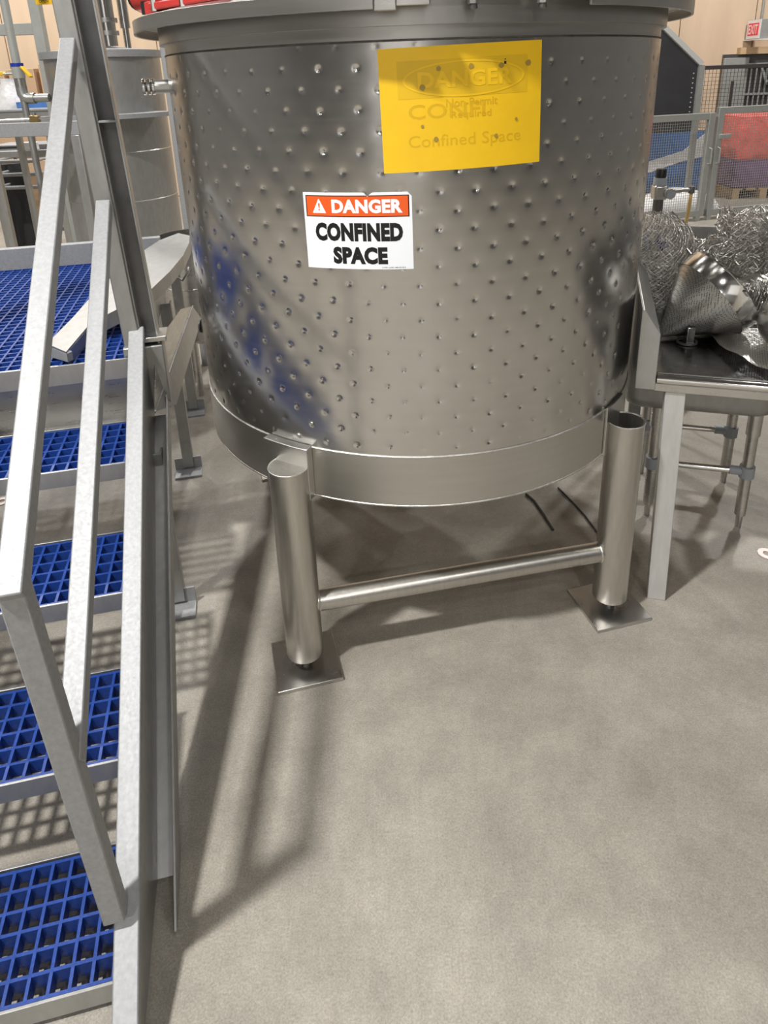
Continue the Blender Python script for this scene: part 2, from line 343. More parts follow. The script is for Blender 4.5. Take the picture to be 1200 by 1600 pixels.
# ------------------------------------------------------------------ signs wrapped on the shell
def text2d(body, width, height, bold=0.0, x0=0, y0=0, slant=0):
    cu = bpy.data.curves.new('t', 'FONT'); cu.body = body; cu.size = 1; cu.offset = bold; cu.space_character = 1+bold; cu.resolution_u = 3; cu.fill_mode = 'FRONT'; cu.align_x = 'LEFT'
    o = bpy.data.objects.new('t', cu); col.objects.link(o)
    dg = bpy.context.evaluated_depsgraph_get(); dg.update(); ev = o.evaluated_get(dg); me = ev.to_mesh()
    v = np.array([p.co[:2] for p in me.vertices]); f = [tuple(p.vertices) for p in me.polygons]
    ev.to_mesh_clear(); bpy.data.objects.remove(o); bpy.data.curves.remove(cu)
    lo, hi = v.min(0), v.max(0); v = (v-lo)/(hi-lo)*np.array([width, height]) + np.array([x0-width/2, y0-height/2])
    return v, f
class Decal:
    def __init__(s, ang, z, rot): s.t = R_(ang); s.z = z; s.rot = rot
    def pt(s, a, b, off):
        a, b = a*math.cos(s.rot)-b*math.sin(s.rot), a*math.sin(s.rot)+b*math.cos(s.rot)
        z = s.z+b; r = Rz(z); t = s.t+a/r; r += off
        return (CX+r*math.sin(t), CY-r*math.cos(t), z)
    def flat(s, v, f, off):
        mb = MB(); mb.add([s.pt(a, b, off) for a, b in v], f); return mb
    def sheet(s, w, h, off, thick, x0=0, y0=0, n=24, mb=None, skip=None):
        mb = mb or MB(); xs = [x0-w/2+w*i/n for i in range(n+1)]; vs = []
        for x in xs:
            for (y, o) in ((y0-h/2, off), (y0+h/2, off), (y0+h/2, off+thick), (y0-h/2, off+thick)): vs.append(s.pt(x, y, o))
        fs = [(i*4+j, (i+1)*4+j, (i+1)*4+(j+1) % 4, i*4+(j+1) % 4) for i in range(n) for j in range(4)] + [(0,1,2,3), (n*4+3, n*4+2, n*4+1, n*4)]
        return mb.add(vs, fs)
def origin_to(o, p):                    # move an object's origin onto the thing itself
    p = Vector(p); o.data.transform(Matrix.Translation(-p)); o.location = o.location+p; return o
OFF = .0026
dc = Decal(-12.96, 1.3127, .007)
sg = thing('danger_sign', 'white sticker with orange band reading DANGER CONFINED SPACE on the tank', 'sign', (0,0,0))
base = dc.pt(0, 0, OFF)
def dpart(mb, name, mt, parent, smooth=35):
    o = mb.build(name, M[mt], parent, smooth=smooth); o.matrix_parent_inverse = parent.matrix_basis.inverted(); return o
sg.location = base
W_, H_ = .254, .1778
# sheet with a torn nick in its top edge and a clipped corner
outline = [(-W_/2, -H_/2), (W_/2, -H_/2), (W_/2, H_/2-.010), (W_/2-.009, H_/2)]
outline += [(.040, H_/2), (.033, H_/2-.004), (.030, H_/2-.009), (.025, H_/2-.0075), (.020, H_/2-.001), (.016, H_/2)] + [(-W_/2, H_/2)]
cols_x = sorted(set([p[0] for p in outline] + [-W_/2+W_*i/20 for i in range(21)]))
def top_y(x):
    tp = sorted([p for p in outline if p[1] > 0 and not (abs(p[0]-W_/2) < 1e-6 and p[1] < H_/2-.02)], key=lambda p: p[0])
    for a, b in zip(tp, tp[1:]):
        if a[0] <= x <= b[0]: return a[1] + (b[1]-a[1])*(x-a[0])/max(1e-9, b[0]-a[0])
    return H_/2
mb = MB(); vs = []
for x in cols_x:
    t_ = top_y(x); vs += [dc.pt(x, -H_/2, OFF), dc.pt(x, t_, OFF), dc.pt(x, t_, OFF+.0006), dc.pt(x, -H_/2, OFF+.0006)]
n = len(cols_x)-1
mb.add(vs, [(i*4+j, (i+1)*4+j, (i+1)*4+(j+1) % 4, i*4+(j+1) % 4) for i in range(n) for j in range(4)] + [(0,1,2,3), (n*4+3, n*4+2, n*4+1, n*4)])
dpart(mb, 'sticker_sheet', 'white_print', sg)
yb = H_/2-.031
def nick_band(w, h, off, name, mt):
    xs = [-w/2+w*i/60 for i in range(61)]; mb = MB(); vs = []
    for x in xs:
        t_ = min(yb+h/2, top_y(x)-.0005); vs += [dc.pt(x, yb-h/2, off), dc.pt(x, t_, off)]
    mb.add(vs, [(i*2, (i+1)*2, (i+1)*2+1, i*2+1) for i in range(60)]); dpart(mb, name, mt, sg)
nick_band(.2420, .0490, OFF+.0008, 'band_border', 'black_print')
nick_band(.2370, .0450, OFF+.0011, 'orange_band', 'orange_print')
def dtext(D_, body, w_, h_, bold, x0, y0, off, mt, parent, name='lettering'):
    v, f = text2d(body, w_, h_, bold, x0, y0); o = D_.flat(v, f, off).build(name, M[mt], parent, smooth=0); o.matrix_parent_inverse = parent.matrix_basis.inverted(); return o
dtext(dc, 'DANGER', .1636, .0315, .05, .0245, yb, OFF+.0014, 'white_print', sg)
tx, tw, t_h = -.0880, .0168, .0320
dpart(dc.flat([(tx-tw, yb-t_h/2), (tx+tw, yb-t_h/2), (tx+.001, yb+t_h/2), (tx-.001, yb+t_h/2)], [(0,1,2,3)], OFF+.0014), 'warning_triangle', 'white_print', sg)
dpart(dc.flat([(tx-.0010, yb-.0045), (tx+.0010, yb-.0045), (tx+.0021, yb+.0065), (tx-.0021, yb+.0065)], [(0,1,2,3)], OFF+.0017), 'exclamation_mark', 'orange_print', sg)
dpart(dc.flat([(tx+.0018*math.cos(k*.785), yb-.0082+.0018*math.sin(k*.785)) for k in range(8)], [tuple(range(8))], OFF+.0017), 'exclamation_dot', 'orange_print', sg)
dtext(dc, 'CONFINED', .2064, .0432, .06, .002, -.0015, OFF+.0010, 'black_print', sg)
dtext(dc, 'SPACE', .129, .0410, .06, .004, -.0565, OFF+.0010, 'black_print', sg)
dtext(dc, 'S-19901 ULINE 1-800-295-5510', .054, .0028, 0, .082, -.0845, OFF+.0010, 'black_print', sg, 'small_print')

dy = Decal(6.47, 1.5751, .0263)
ys = thing('caution_sign', 'faded yellow sign with ghosted black lettering on the tank', 'sign', dy.pt(0, 0, OFF))
dpart(dy.sheet(.355, .255, OFF, .0012), 'yellow_sheet', 'yellow', ys)
dpart(dy.sheet(.282, .076, OFF+.0013, .0001, .002, .063), 'faded_panel', 'yellow_box', ys)
ell = MB(); vs = []; fs = []
for k in range(72):
    a = 2*math.pi*k/72
    vs += [dy.pt(.004+.132*math.cos(a), .061+.0365*math.sin(a), OFF+.0018), dy.pt(.004+.127*math.cos(a), .061+.0325*math.sin(a), OFF+.0018)]
ell.add(vs, [(2*k, 2*((k+1) % 72), 2*((k+1) % 72)+1, 2*k+1) for k in range(72)]); dpart(ell, 'oval_outline', 'yellow', ys)
dtext(dy, 'DANGER', .205, .034, .03, .006, .061, OFF+.0018, 'yellow', ys)
dtext(dy, 'CONFI', .165, .030, .01, -.036, -.002, OFF+.0014, 'yellow_ghost', ys)
dtext(dy, 'Non-Permit', .112, .0165, 0, .018, .013, OFF+.0016, 'yellow_ghost', ys)
dtext(dy, 'Required', .088, .0180, 0, .016, -.0135, OFF+.0016, 'yellow_ghost', ys)
dtext(dy, 'Confined Space', .250, .033, 0, .004, -.067, OFF+.0014, 'yellow_ghost', ys)
rs = random.Random(5)
for (x, y, r) in ((.145, .083, .0055), (.083, .082, .005), (.017, .084, .005), (-.052, .083, .0045), (-.087, .047, .0055), (-.062, -.06, .0045), (.071, -.062, .004), (-.09, -.032, .003), (.118, -.03, .003)):
    dpart(dy.flat([(x+r*math.cos(k*.63)*(1+.3*rs.random()), y+r*math.sin(k*.63)*(1+.3*rs.random())) for k in range(10)], [tuple(range(10))], OFF+.0021), 'scuff_mark', 'scuff', ys)
dpart(dy.flat([(.089, .084), (.094, .084), (.094, .0895), (.089, .0895)], [(0,1,2,3)], OFF+.0021), 'black_chip', 'black_print', ys)
dpart(dy.flat([(.090, .0925), (.093, .0925), (.093, .0945), (.090, .0945)], [(0,1,2,3)], OFF+.0021), 'black_chip', 'black_print', ys)

# ------------------------------------------------------------------ red mixer drive on the lid
q = thing('mixer_drive', 'red cast mixer drive with black fittings on the tank lid', 'motor', (-.446, 1.823, 1.812), R_(-43))
MB().box((.03, .03, .05), (.30, .10, .07)).build('gear_housing', M['red'], q, bevel=.010)
MB().box((.02, .01, .012), (.26, .10, .018)).build('mounting_flange', M['red'], q, bevel=.004)
MB().tube((-.12, .02, .045), (-.23, .02, .045), .038, 20).build('motor_end', M['red'], q)
MB().tube((-.23, .02, .045), (-.255, .02, .045), .030, 16).build('motor_cap', M['black'], q)
MB().tube((-.17, -.005, .0), (-.17, -.005, .03), .016, 12).build('drain_plug', M['black'], q)
MB().box((-.135, .0, .012), (.035, .05, .03)).build('rib', M['red'], q, bevel=.003)
MB().tube((-.085, -.035, .0), (-.085, -.035, .035), .009, 6).build('bolt', M['polish'], q); MB().tube((.04, -.035, .0), (.04, -.035, .035), .009, 6).build('bolt', M['polish'], q)
MB().box((.23, .05, .03), (.13, .09, .05)).build('terminal_box', M['black'], q, bevel=.006)

# ------------------------------------------------------------------ stair platform (local axes: s across, u up the flight)
A12 = R_(12)
SO, UO = -.70, 1.50
stw = thing('stair_platform', 'steel work platform with blue grating stairs and a square tube handrail', 'stairs', (SO*math.cos(A12)-UO*math.sin(A12), SO*math.sin(A12)+UO*math.cos(A12), 0), A12)
def S(s, u, z): return (s-SO, u-UO, z)
SL = .622
def ztop(u): return .93+SL*(u-2.16)
def channel_side(s_in, s_out, u0, u1):
    """stringer: box top flange, web, lower flange turned outward"""
    b = MB()
    up = Vector((0, -SL, 1)).normalized()
    b.beam(S((s_in+s_out)/2, u0, ztop(u0)-.012), S((s_in+s_out)/2, u1, ztop(u1)-.012), abs(s_out-s_in), .024, up)
    return b
L = channel_side(-.358, -.312, .69, 2.165).build('stringer', M['galv'], stw, bevel=.003)
def strip(s_a, s_b, o0, o1, u0, u1):
    """sloping strip between two offsets under the stringer top, cut off at the floor"""
    def uz(o): return 2.16+(o-.93)/SL
    lo0, lo1 = max(u0, uz(o0)+.01), max(u0, uz(o1)+.01)
    return MB().prism([S(s_a, lo0, ztop(lo0)-o0), S(s_a, u1, ztop(u1)-o0), S(s_a, u1, ztop(u1)-o1), S(s_a, lo1, ztop(lo1)-o1)], (s_b-s_a, 0, 0))
strip(-.322, -.316, .026, .27, .72, 2.15).build('stringer_web', M['galv_grey'], L, bevel=.001)
strip(-.322, -.268, .27, .28, .72, 2.12).build('lower_flange', M['galv_grey'], L)
strip(-.274, -.268, .20, .27, .72, 2.12).build('outer_lip', M['galv_grey'], L, bevel=.001)
SLEFT = -1.20
b = MB().beam(S(SLEFT-.03, .69, ztop(.69)-.1), S(SLEFT-.03, 2.165, ztop(2.165)-.1), .05, .2, (0,-SL,1)); b.build('stringer', M['galv'], stw, bevel=.003)
# treads
treads = [(1.52-.305*k, .45-.195*k) for k in (-1, 0, 1, 2)]
def grating(b, s0, s1, u0, u1, ztop_, pitch=.0385, bar=.0065, depth=.036):
    n = max(1, round((s1-s0)/pitch)); k = max(1, round((u1-u0)/pitch))
    for i in range(n+1):
        s = s0+(s1-s0)*i/n; b.box(S(s, (u0+u1)/2, ztop_-depth/2), (bar, u1-u0, depth))
    for j in range(k+1):
        u = u0+(u1-u0)*j/k; b.box(S((s0+s1)/2, u, ztop_-depth/2-.0004), (s1-s0, bar, depth))
    return b
s0, s1 = SLEFT, -.362
for u0, zt in treads:
    t = MB().box(S((s0+s1)/2, u0-.004, zt-.022), (s1-s0, .006, .05)).build('tread', M['galv_grey'], stw, bevel=.001)
    MB().box(S((s0+s1)/2, u0+.262, zt-.02), (s1-s0, .006, .045)).build('back_lip', M['galv_grey'], t, bevel=.001)
    for sx in (s0+.004, s1-.004): MB().box(S(sx, u0+.13, zt-.04), (.006, .26, .02)).build('end_angle', M['galv_grey'], t)
    grating(MB(), s0+.012, s1-.012, u0+.004, u0+.252, zt).build('grating', M['blue'], t, smooth=0)
# platform deck
ZD = .84; UD0, UD1 = 2.13, 3.46
deck = MB().box(S((s0+s1)/2, UD0-.005, ZD-.03), (s1-s0, .008, .065)).build('deck_frame', M['galv_grey'], stw, bevel=.001)
grating(MB(), s0-.3, s1-.012, UD0+.004, UD1, ZD).build('deck_grating', M['blue'], deck, smooth=0)
MB().box(S((s0+s1)/2-.15, UD1+.02, ZD+.03), (s1-s0+.3, .04, .14)).build('toe_beam', M['galv'], deck, bevel=.003)
MB().box(S(s1+.01, (UD0+UD1)/2+.02, ZD-.03), (.04, UD1-UD0-.02, .09)).build('edge_beam', M['galv_grey'], deck, bevel=.003)
# pan closing the riser below the deck
MB().box(S((s0+s1)/2, UD0+.10, ZD-.155), (s1-s0, .006, .2)).build('riser_panel', M['steel'], stw, bevel=.001)
MB().box(S((s0+s1)/2, UD0+.045, ZD-.253), (s1-s0, .11, .006)).build('riser_return', M['steel'], stw, bevel=.001)
MB().box(S((s0+s1)/2, UD0-.012, ZD-.243), (s1-s0, .006, .026)).build('riser_lip', M['steel'], stw, bevel=.001)
# rails
def rail(name, a, b_, wd=.039, mt='galv', par=None):
    d = Vector(b_)-Vector(a); up = Vector((0, -d.z, d.y)) if abs(d.y) > .01 else Vector((0,1,0))
    return MB().beam(a, b_, wd, wd, up).build(name, M[mt], par or stw, bevel=.003)
H0, H1 = S(-.378, .925, .94), S(-.378, 2.11, 1.752)
hr = rail('handrail', H0, H1)
rail('rail_drop', S(-.378, .944, .945), S(-.352, .944, .19), par=hr)
rail('mid_rail', S(-.362, .944, .578), S(-.357, 2.10, 1.325))
# main post: light square face beside an open channel, leaning a touch
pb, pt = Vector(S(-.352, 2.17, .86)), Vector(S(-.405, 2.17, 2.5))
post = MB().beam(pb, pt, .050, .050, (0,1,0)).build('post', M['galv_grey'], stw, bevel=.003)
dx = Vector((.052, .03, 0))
ch = MB().beam(pb+dx, pt+dx, .052, .006, (0,1,0)).build('channel_web', M['dark_steel'], post)  # darker steel paints in the shade of the channel recess
for k_, e in (('galv_grey', -.025), ('galv_grey', .026)):
    MB().beam(pb+dx+Vector((e, -.022, 0)), pt+dx+Vector((e, -.022, 0)), .006, .046, (0,1,0)).build('channel_flange', M[k_], post, bevel=.001)
mid = pb.lerp(pt, .42)
MB().box(mid+dx+Vector((0, -.022, 0)), (.054, .05, .006)).build('stiffener', M['galv'], post, bevel=.001)
MB().box(pb+Vector((.062, .01, .03)), (.085, .09, .016)).build('base_plate', M['steel'], post, bevel=.002)
MB().box(pb+Vector((.03, -.0, -.10)), (.12, .07, .22)).build('post_socket', M['galv_grey'], post, bevel=.004)
p2b, p2t = Vector(S(SLEFT-.03, 2.17, .86)), Vector(S(SLEFT-.03, 2.17, 2.5))
MB().beam(p2b, p2t, .058, .058, (0,1,0)).build('post', M['galv_grey'], stw, bevel=.003)
rail('handrail', S(SLEFT-.03, .925, .94), S(SLEFT-.03, 2.11, 1.752)); rail('rail_drop', S(SLEFT-.03, .944, .945), S(SLEFT-.03, .944, .19))
# support legs with angle feet
def support(s, u, ztop_):
    l = MB().box(S(s, u, ztop_/2+.01), (.045, .008, ztop_-.02)).build('support_leg', M['galv_grey'], stw, bevel=.001)
    MB().box(S(s+.02, u+.02, ztop_/2+.01), (.006, .04, ztop_-.02)).build('leg_flange', M['galv_grey'], l, bevel=.001)
    MB().box(S(s, u-.03, .005), (.115, .075, .01)).build('foot_plate', M['galv'], l, bevel=.001)
    MB().box(S(s, u+.006, .035), (.115, .006, .06)).build('foot_angle', M['galv'], l, bevel=.001)
support(-.315, 2.84, .79); support(-.315, 1.97, .58); support(SLEFT, 2.84, .79); support(SLEFT, 1.97, .58); support(-.315, 3.44, .79)
# bent chute plate hung off the platform edge
CHUTE = [(-.295, 1.99, .71), (-.25, 2.17, .643), (-.19, 3.05, .64), (-.205, 2.827, .773), (-.235, 2.62, .83), (-.29, 2.20, .85)]
cp = [S(*p) for p in CHUTE]
ch_ = MB(); V0, V1, V2, V3, V4, V5 = [Vector(p) for p in cp]
ch_.prism([V0, V1, V2, V3], (-.004, .0, .003)); o1 = ch_.build('chute_side', M['galv_grey'], stw, bevel=.001)
ch_ = MB().prism([V0, V3, V4, V5], (-.004, 0, -.003)); ch_.build('chute_wall', M['steel'], stw, bevel=.001)
MB().tube(V0, V3, .004, 8).build('chute_fold', M['galv'], stw)

# half-moon tank cover lying on the deck
cov = thing('tank_cover', 'half round steel tank cover resting on the blue platform grating', 'lid', (0, 0, 0))
def SW(s, u, z): return Vector((s*math.cos(A12)-u*math.sin(A12), s*math.sin(A12)+u*math.cos(A12), z))
base_c = SW(-.5, 2.6, .841); cov.location = base_c
outer = [(-.612, 2.20, .885), (-.545, 2.135, .875), (-.50, 2.32, .90), (-.42, 2.36, .925), (-.31, 2.45, .96), (-.255, 2.62, .975), (-.215, 2.82, .985), (-.20, 3.05, .985), (-.205, 3.22, .98), (-.26, 3.30, .98), (-.34, 3.22, .97), (-.44, 2.98, .95), (-.53, 2.62, .92), (-.57, 2.40, .90)]
po = [SW(*p)-base_c for p in outer]
ctr = sum(po, Vector())/len(po)
b = MB(); b.prism(po, (0, 0, .006)); b.build('cover_plate', M['galv_grey'], cov, smooth=20)
b = MB()
for i in range(1, 9):
    a_, c_ = po[i], po[i+1]; b.prism([a_, c_, c_+Vector((0,0,-.045)), a_+Vector((0,0,-.045))], (ctr-a_).normalized()*.004)
b.build('cover_rim', M['galv_grey'], cov, smooth=20)
b = MB().prism([po[0], po[1], po[1]+Vector((.0,0,-.03)), po[0]+Vector((0,0,-.04))], (.01,.02,0)); b.build('end_tab', M['galv'], cov, bevel=.002)
hp = SW(-.225, 2.80, .945)-base_c
MB().path([hp+Vector((-.03,0,0)), hp+Vector((-.022,-.01,-.035)), hp+Vector((.0,-.012,-.05)), hp+Vector((.022,0,-.02)), hp+Vector((.025,.01,0))], .005, 8).build('cover_handle', M['steel'], cov)

# small vessel standing behind the chute
ve = thing('steel_vessel', 'plain round steel vessel standing on the floor behind the platform edge', 'vessel', tuple(SW(-.24, 3.75, 0)))
MB().lathe([(.0, .30), (.10, .30), (.165, .34), (.17, .40), (.17, .86), (.178, .865), (.178, .88), (.165, .88), (.165, .45), (0, .42)], 48).build('body', M['steel'], ve, smooth=40)
MB().lathe([(.1705, .62), (.176, .625), (.1705, .63)], 48).build('bead', M['weld'], ve)
for k in range(3):
    a = 2.1*k+.4; MB().tube((.12*math.cos(a), .12*math.sin(a), 0), (.12*math.cos(a), .12*math.sin(a), .33), .016, 12).build('leg', M['steel'], ve)

# ------------------------------------------------------------------ steel work table on the right
TA = R_(-17)
tb = thing('work_table', 'stainless steel work table with rolled front edge and boxed side splash', 'table', (.785, 1.822, 0), TA)
MB().box((.75, .53, .787), (1.5, 1.02, .022)).build('table_top', M['dark_table'] if 'dark_table' in M else M['steel'], tb, bevel=.002)
b = MB().tube((.0, .006, .790), (1.5, .006, .790), .0135, 14); b.build('rolled_edge', M['polish'], tb)
b = MB().tube((.005, .028, .799), (1.5, .028, .799), .0035, 8); b.build('edge_bead', M['polish'], tb)
MB().box((.745, .03, .762), (1.5, .045, .028)).build('apron', M['steel'], tb, bevel=.003)
lg = MB().beam((.073, .018, 0), (.056, .018, .77), .056, .006, (0,1,0)).build('leg', M['pale_leg'], tb, bevel=.002)
MB().beam((.048, .04, 0), (.031, .04, .77), .006, .045, (0,1,0)).build('leg_flange', M['pale_leg'], lg, bevel=.001)
for x, y in ((1.42, .03), (1.42, 1.0), (.03, 1.0)): MB().box((x, y, .385), (.05, .05, .77)).build('leg', M['galv'], tb, bevel=.002)
# boxed splash on the left side
sec = [(-.058, .755), (-.002, .755), (-.002, .93), (-.050, 1.0), (-.058, 1.0)]
b = MB().prism([(x, .0, z) for x, z in sec], (0, 1.04, 0)); b.build('side_splash', M['galv_grey'], tb, bevel=.002)
MB().box((.75, 1.05, .90), (1.5, .012, .25)).build('back_splash', M['galv_grey'], tb, bevel=.002)

# sink bowl on its own tubular stand under the table
sk = thing('sink_stand', 'deep drawn sink bowl on four tubular legs with grey clamp sockets', 'sink', (1.195, 2.375, 0), R_(-16))
def rbox(b, x0, x1, y0, y1, z0, z1, r, n=6):
    prof = []
    for cx_, cy_, a in ((x1-r, y1-r, 0), (x0+r, y1-r, 90), (x0+r, y0+r, 180), (x1-r, y0+r, 270)):
        for k in range(n+1):
            t = R_(a+90*k/n); prof.append((cx_+r*math.cos(t), cy_+r*math.sin(t)))
    mcx, mcy = (x0+x1)/2, (y0+y1)/2; rings = []
    for sc, z in ((.90, z0), (.97, z0+.012), (1, z0+.04), (1, z1)): rings.append([(mcx+(x-mcx)*sc, mcy+(y-mcy)*sc, z) for x, y in prof])
    k = len(prof); vs = [p for rr in rings for p in rr]
    fs = [(i*k+j, i*k+(j+1) % k, (i+1)*k+(j+1) % k, (i+1)*k+j) for i in range(len(rings)-1) for j in range(k)] + [tuple(range(k))[::-1]]
    return b.add(vs, fs)
rbox(MB(), -.285, .215, -.205, .22, .475, .772, .05).build('bowl', M['galv_grey'], sk, smooth=50)
legs = [(-.162, -.155), (.162, -.155), (.162, .155), (-.162, .155)]
for x, y in legs:
    l = MB().tube((x, y, .055), (x, y, .47), .0195, 20).build('leg', M['steel'], sk)
    MB().tube((x, y, .39), (x, y, .485), .0245, 20).build('gusset_socket', M['steel'], l)
    MB().tube((x, y, .0), (x, y, .06), .011, 14, r2=.0125).build('bullet_foot', M['steel'], l)
    MB().tube((x, y, .215), (x, y, .26), .0265, 16).build('clamp_socket', M['cable_grey'], l)
for (a, b_) in ((0, 1), (3, 2)):
    x0, y0 = legs[a]; x1, y1 = legs[b_]
    r_ = MB().tube((x0, y0, .238), (x1, y1, .238), .0125, 16).build('stretcher', M['polish'], sk)
    for x in (x0+.04, x1-.04): MB().tube((x-.02, y0, .238), (x+.02, y0, .238), .017, 14).build('clamp_sleeve', M['cable_grey'], r_)

# ------------------------------------------------------------------ perforated cone lying on the table
apex = Vector((.903, 2.113, .812)); g = Vector((.259, .034, 0)).normalized(); a_h = R_(35.5)
ax = (g*math.cos(a_h)+Vector((0,0,1))*math.sin(a_h)).normalized()
cs = thing('cone_strainer', 'perforated steel cone strainer lying on its side on the table', 'strainer', tuple(apex))
Mx = ax.to_track_quat('Z', 'Y').to_matrix(); Hc = .245*math.cos(a_h)
MB().lathe([(.006, 0), (.1423, Hc), (.1408, Hc), (.0045, .004)], 72, M=Mx).build('perforated_cone', M['perf'], cs, smooth=60)
MB().lathe([(.1415, Hc-.004), (.1445, Hc-.004), (.1475, Hc+.05), (.150, Hc+.053), (.146, Hc+.053), (.1405, Hc+.002)], 72, M=Mx, closed=True).build('rim_band', M['polish'], cs, smooth=40)
for a in (30, 150, 255):
    p = Mx @ Vector((.15*math.sin(R_(a)), -.15*math.cos(R_(a)), Hc+.045)); n_ = (p-ax*p.dot(ax)).normalized()
    MB().beam(p, p+n_*.022, .018, .003, ax).build('hook_tab', M['polish'], cs, bevel=.0006)
MB().beam(Mx @ Vector((0,0,.0)), Mx @ Vector((0,0,.014)), .008, .008).build('tip', M['polish'], cs)
# upright clip and strainer ring lying in front of the cone
cl = thing('strainer_clip', 'bent steel clip standing on a dark ring beside the cone tip', 'clip', tuple(atz(1073, 535, .80)))
MB().lathe([(.026, .0), (.032, .0), (.032, .006), (.026, .006)], 40, closed=True).build('ring', M['dark_steel'], cl)
MB().box((0, 0, .012), (.020, .016, .022)).build('clip_block', M['black'], cl, bevel=.002)
MB().box((.0, -.022, .030), (.024, .004, .058)).build('clip_plate', M['polish'], cl, bevel=.0015)

# steel float ball
sc_ = atz(1216, 545, .80); 
fb = thing('float_ball', 'round steel float ball lying on the work table beside the wire mesh', 'ball', (1.245, 1.985, .80))
MB().lathe([(.088*math.sin(math.pi*k/28), .091-.088*math.cos(math.pi*k/28)) for k in range(29)], 48).build('ball_shell', M['steel'], fb, smooth=80)

# ------------------------------------------------------------------ knitted wire mesh
def wire_sheet(fn, nu, nv, r, name, mt, parent, jit=.0, diag=False, seed=1):
    rg = np.random.RandomState(seed)
    P = np.array([[fn(i/nu, j/nv) for j in range(nv+1)] for i in range(nu+1)]) + rg.normal(0, 1, (nu+1, nv+1, 3))*jit
    segs = []
    if diag:
        segs += [(P[i, j], P[i+1, j+1]) for i in range(nu) for j in range(nv)] + [(P[i+1, j], P[i, j+1]) for i in range(nu) for j in range(nv)]
    else:
        segs += [(P[i, j], P[i+1, j]) for i in range(nu) for j in range(nv+1)] + [(P[i, j], P[i, j+1]) for i in range(nu+1) for j in range(nv)]
    A = np.array([s[0] for s in segs]); B = np.array([s[1] for s in segs]); d = B-A; d /= np.linalg.norm(d, axis=1, keepdims=True)+1e-9
    ref = np.where(np.abs(d[:, 2:3]) > .8, [[1., 0, 0]], [[0., 0, 1.]]); x = np.cross(d, ref); x /= np.linalg.norm(x, axis=1, keepdims=True)+1e-9; y = np.cross(d, x)
    ring = [x*r, (-.5*x+.866*y)*r, (-.5*x-.866*y)*r]
    V = np.stack([A+q for q in ring]+[B+q for q in ring], 1).reshape(-1, 3); n = len(segs); o6 = np.arange(n)[:, None]*6
    F = np.concatenate([o6+np.array([[k, (k+1) % 3, 3+(k+1) % 3, 3+k]]) for k in range(3)])
    me = bpy.data.meshes.new(name); me.vertices.add(len(V)); me.vertices.foreach_set('co', V.astype(np.float32).ravel())
    me.loops.add(F.size); me.loops.foreach_set('vertex_index', F.astype(np.int32).ravel()); me.polygons.add(len(F)); me.polygons.foreach_set('loop_start', np.arange(0, F.size, 4, dtype=np.int32))
    me.update(calc_edges=True); me.validate(); me.materials.append(M[mt]); o = bpy.data.objects.new(name, me); col.objects.link(o); o.parent = parent
    o['kind'] = 'stuff'
    return o
def mesh_thing(label, base_pt): return thing('wire_mesh', label, 'wire mesh', tuple(base_pt), 0, 'knitted wire mesh on the table')
# open sleeve, flaring out to the left behind the cone
bp_ = Vector((1.06, 2.50, .80)); mt_ = mesh_thing('open sleeve of loose wire mesh slumped behind the cone strainer', bp_)
def f1(u, v):
    a = 2*math.pi*u; r = .045+.115*v**.8+.012*math.sin(5*a+6*v)+.01*math.sin(9*v+3*a)
    return (-.06*(1-v)+.02*math.sin(7*v)+r*1.15*math.cos(a), .75*r*math.sin(a), .335*(1-v)+.004+.02*math.sin(3*a)*v*(1-v))
wire_sheet(f1, 46, 24, .0016, 'knit', 'wire', mt_, .0016, True, 1)
wire_sheet(lambda u, v: tuple(np.array(f1(u, v))*np.array([.6, .6, .8])), 24, 14, .0018, 'inner_knit', 'wire', mt_, .004, True, 2)
# crumpled middle pile
bp_ = Vector((1.20, 2.47, .80)); mt_ = mesh_thing('crumpled heap of dense wire mesh between the sleeve and the upright roll', bp_)
def f2(u, v):
    a = 2*math.pi*u; r = .12*(1-.55*v)+.02*math.sin(4*a+5*v)+.014*math.sin(11*a-4*v)
    return (r*1.1*math.cos(a), .7*r*math.sin(a), .24*v+.004+.015*math.sin(6*a)*v)
for k in range(2): wire_sheet(lambda u, v, k=k: tuple(np.array(f2(u, v))*np.array([1-.22*k, 1-.22*k, 1-.12*k])), 30, 16, .0021, 'knit', 'wire', mt_, .005, k % 2 == 0, 5+k)
# upright roll
bp_ = Vector((1.36, 2.50, .80)); mt_ = mesh_thing('tall upright roll of bright wire mesh at the back of the table', bp_)
def f3(u, v):
    a = 2*math.pi*u; r = 1+.08*math.sin(6*a+3*v)+.05*math.sin(13*a+9*v)
    return (.092*r*math.cos(a)-.02*v, .05*r*math.sin(a), .335*v+.004+.012*math.sin(3*a)*v)
for k in range(2): wire_sheet(lambda u, v, k=k: tuple(np.array(f3(u, v))*np.array([1-.2*k, 1-.25*k, 1-.03*k])), 32, 26, .0021, 'knit', 'wire', mt_, .004, k != 1, 11+k)
# flat block
bp_ = Vector((1.315, 2.335, .80)); mt_ = mesh_thing('flat folded block of dark wire mesh lying below the upright roll', bp_)
def f4(u, v):
    a = 2*math.pi*v; c_, s_ = math.cos(a), math.sin(a)
    return ((u-.5)*.22, .06*np.sign(c_)*abs(c_)**.5+.006*math.sin(14*u), .065+.06*np.sign(s_)*abs(s_)**.6+.008*math.sin(9*u+2*a))
for k in range(2): wire_sheet(lambda u, v, k=k: tuple(np.array(f4(u, v))*np.array([1, 1-.2*k, 1-.1*k])), 26, 22, .0021, 'knit', 'wire', mt_, .0035, k == 0, 21+k)
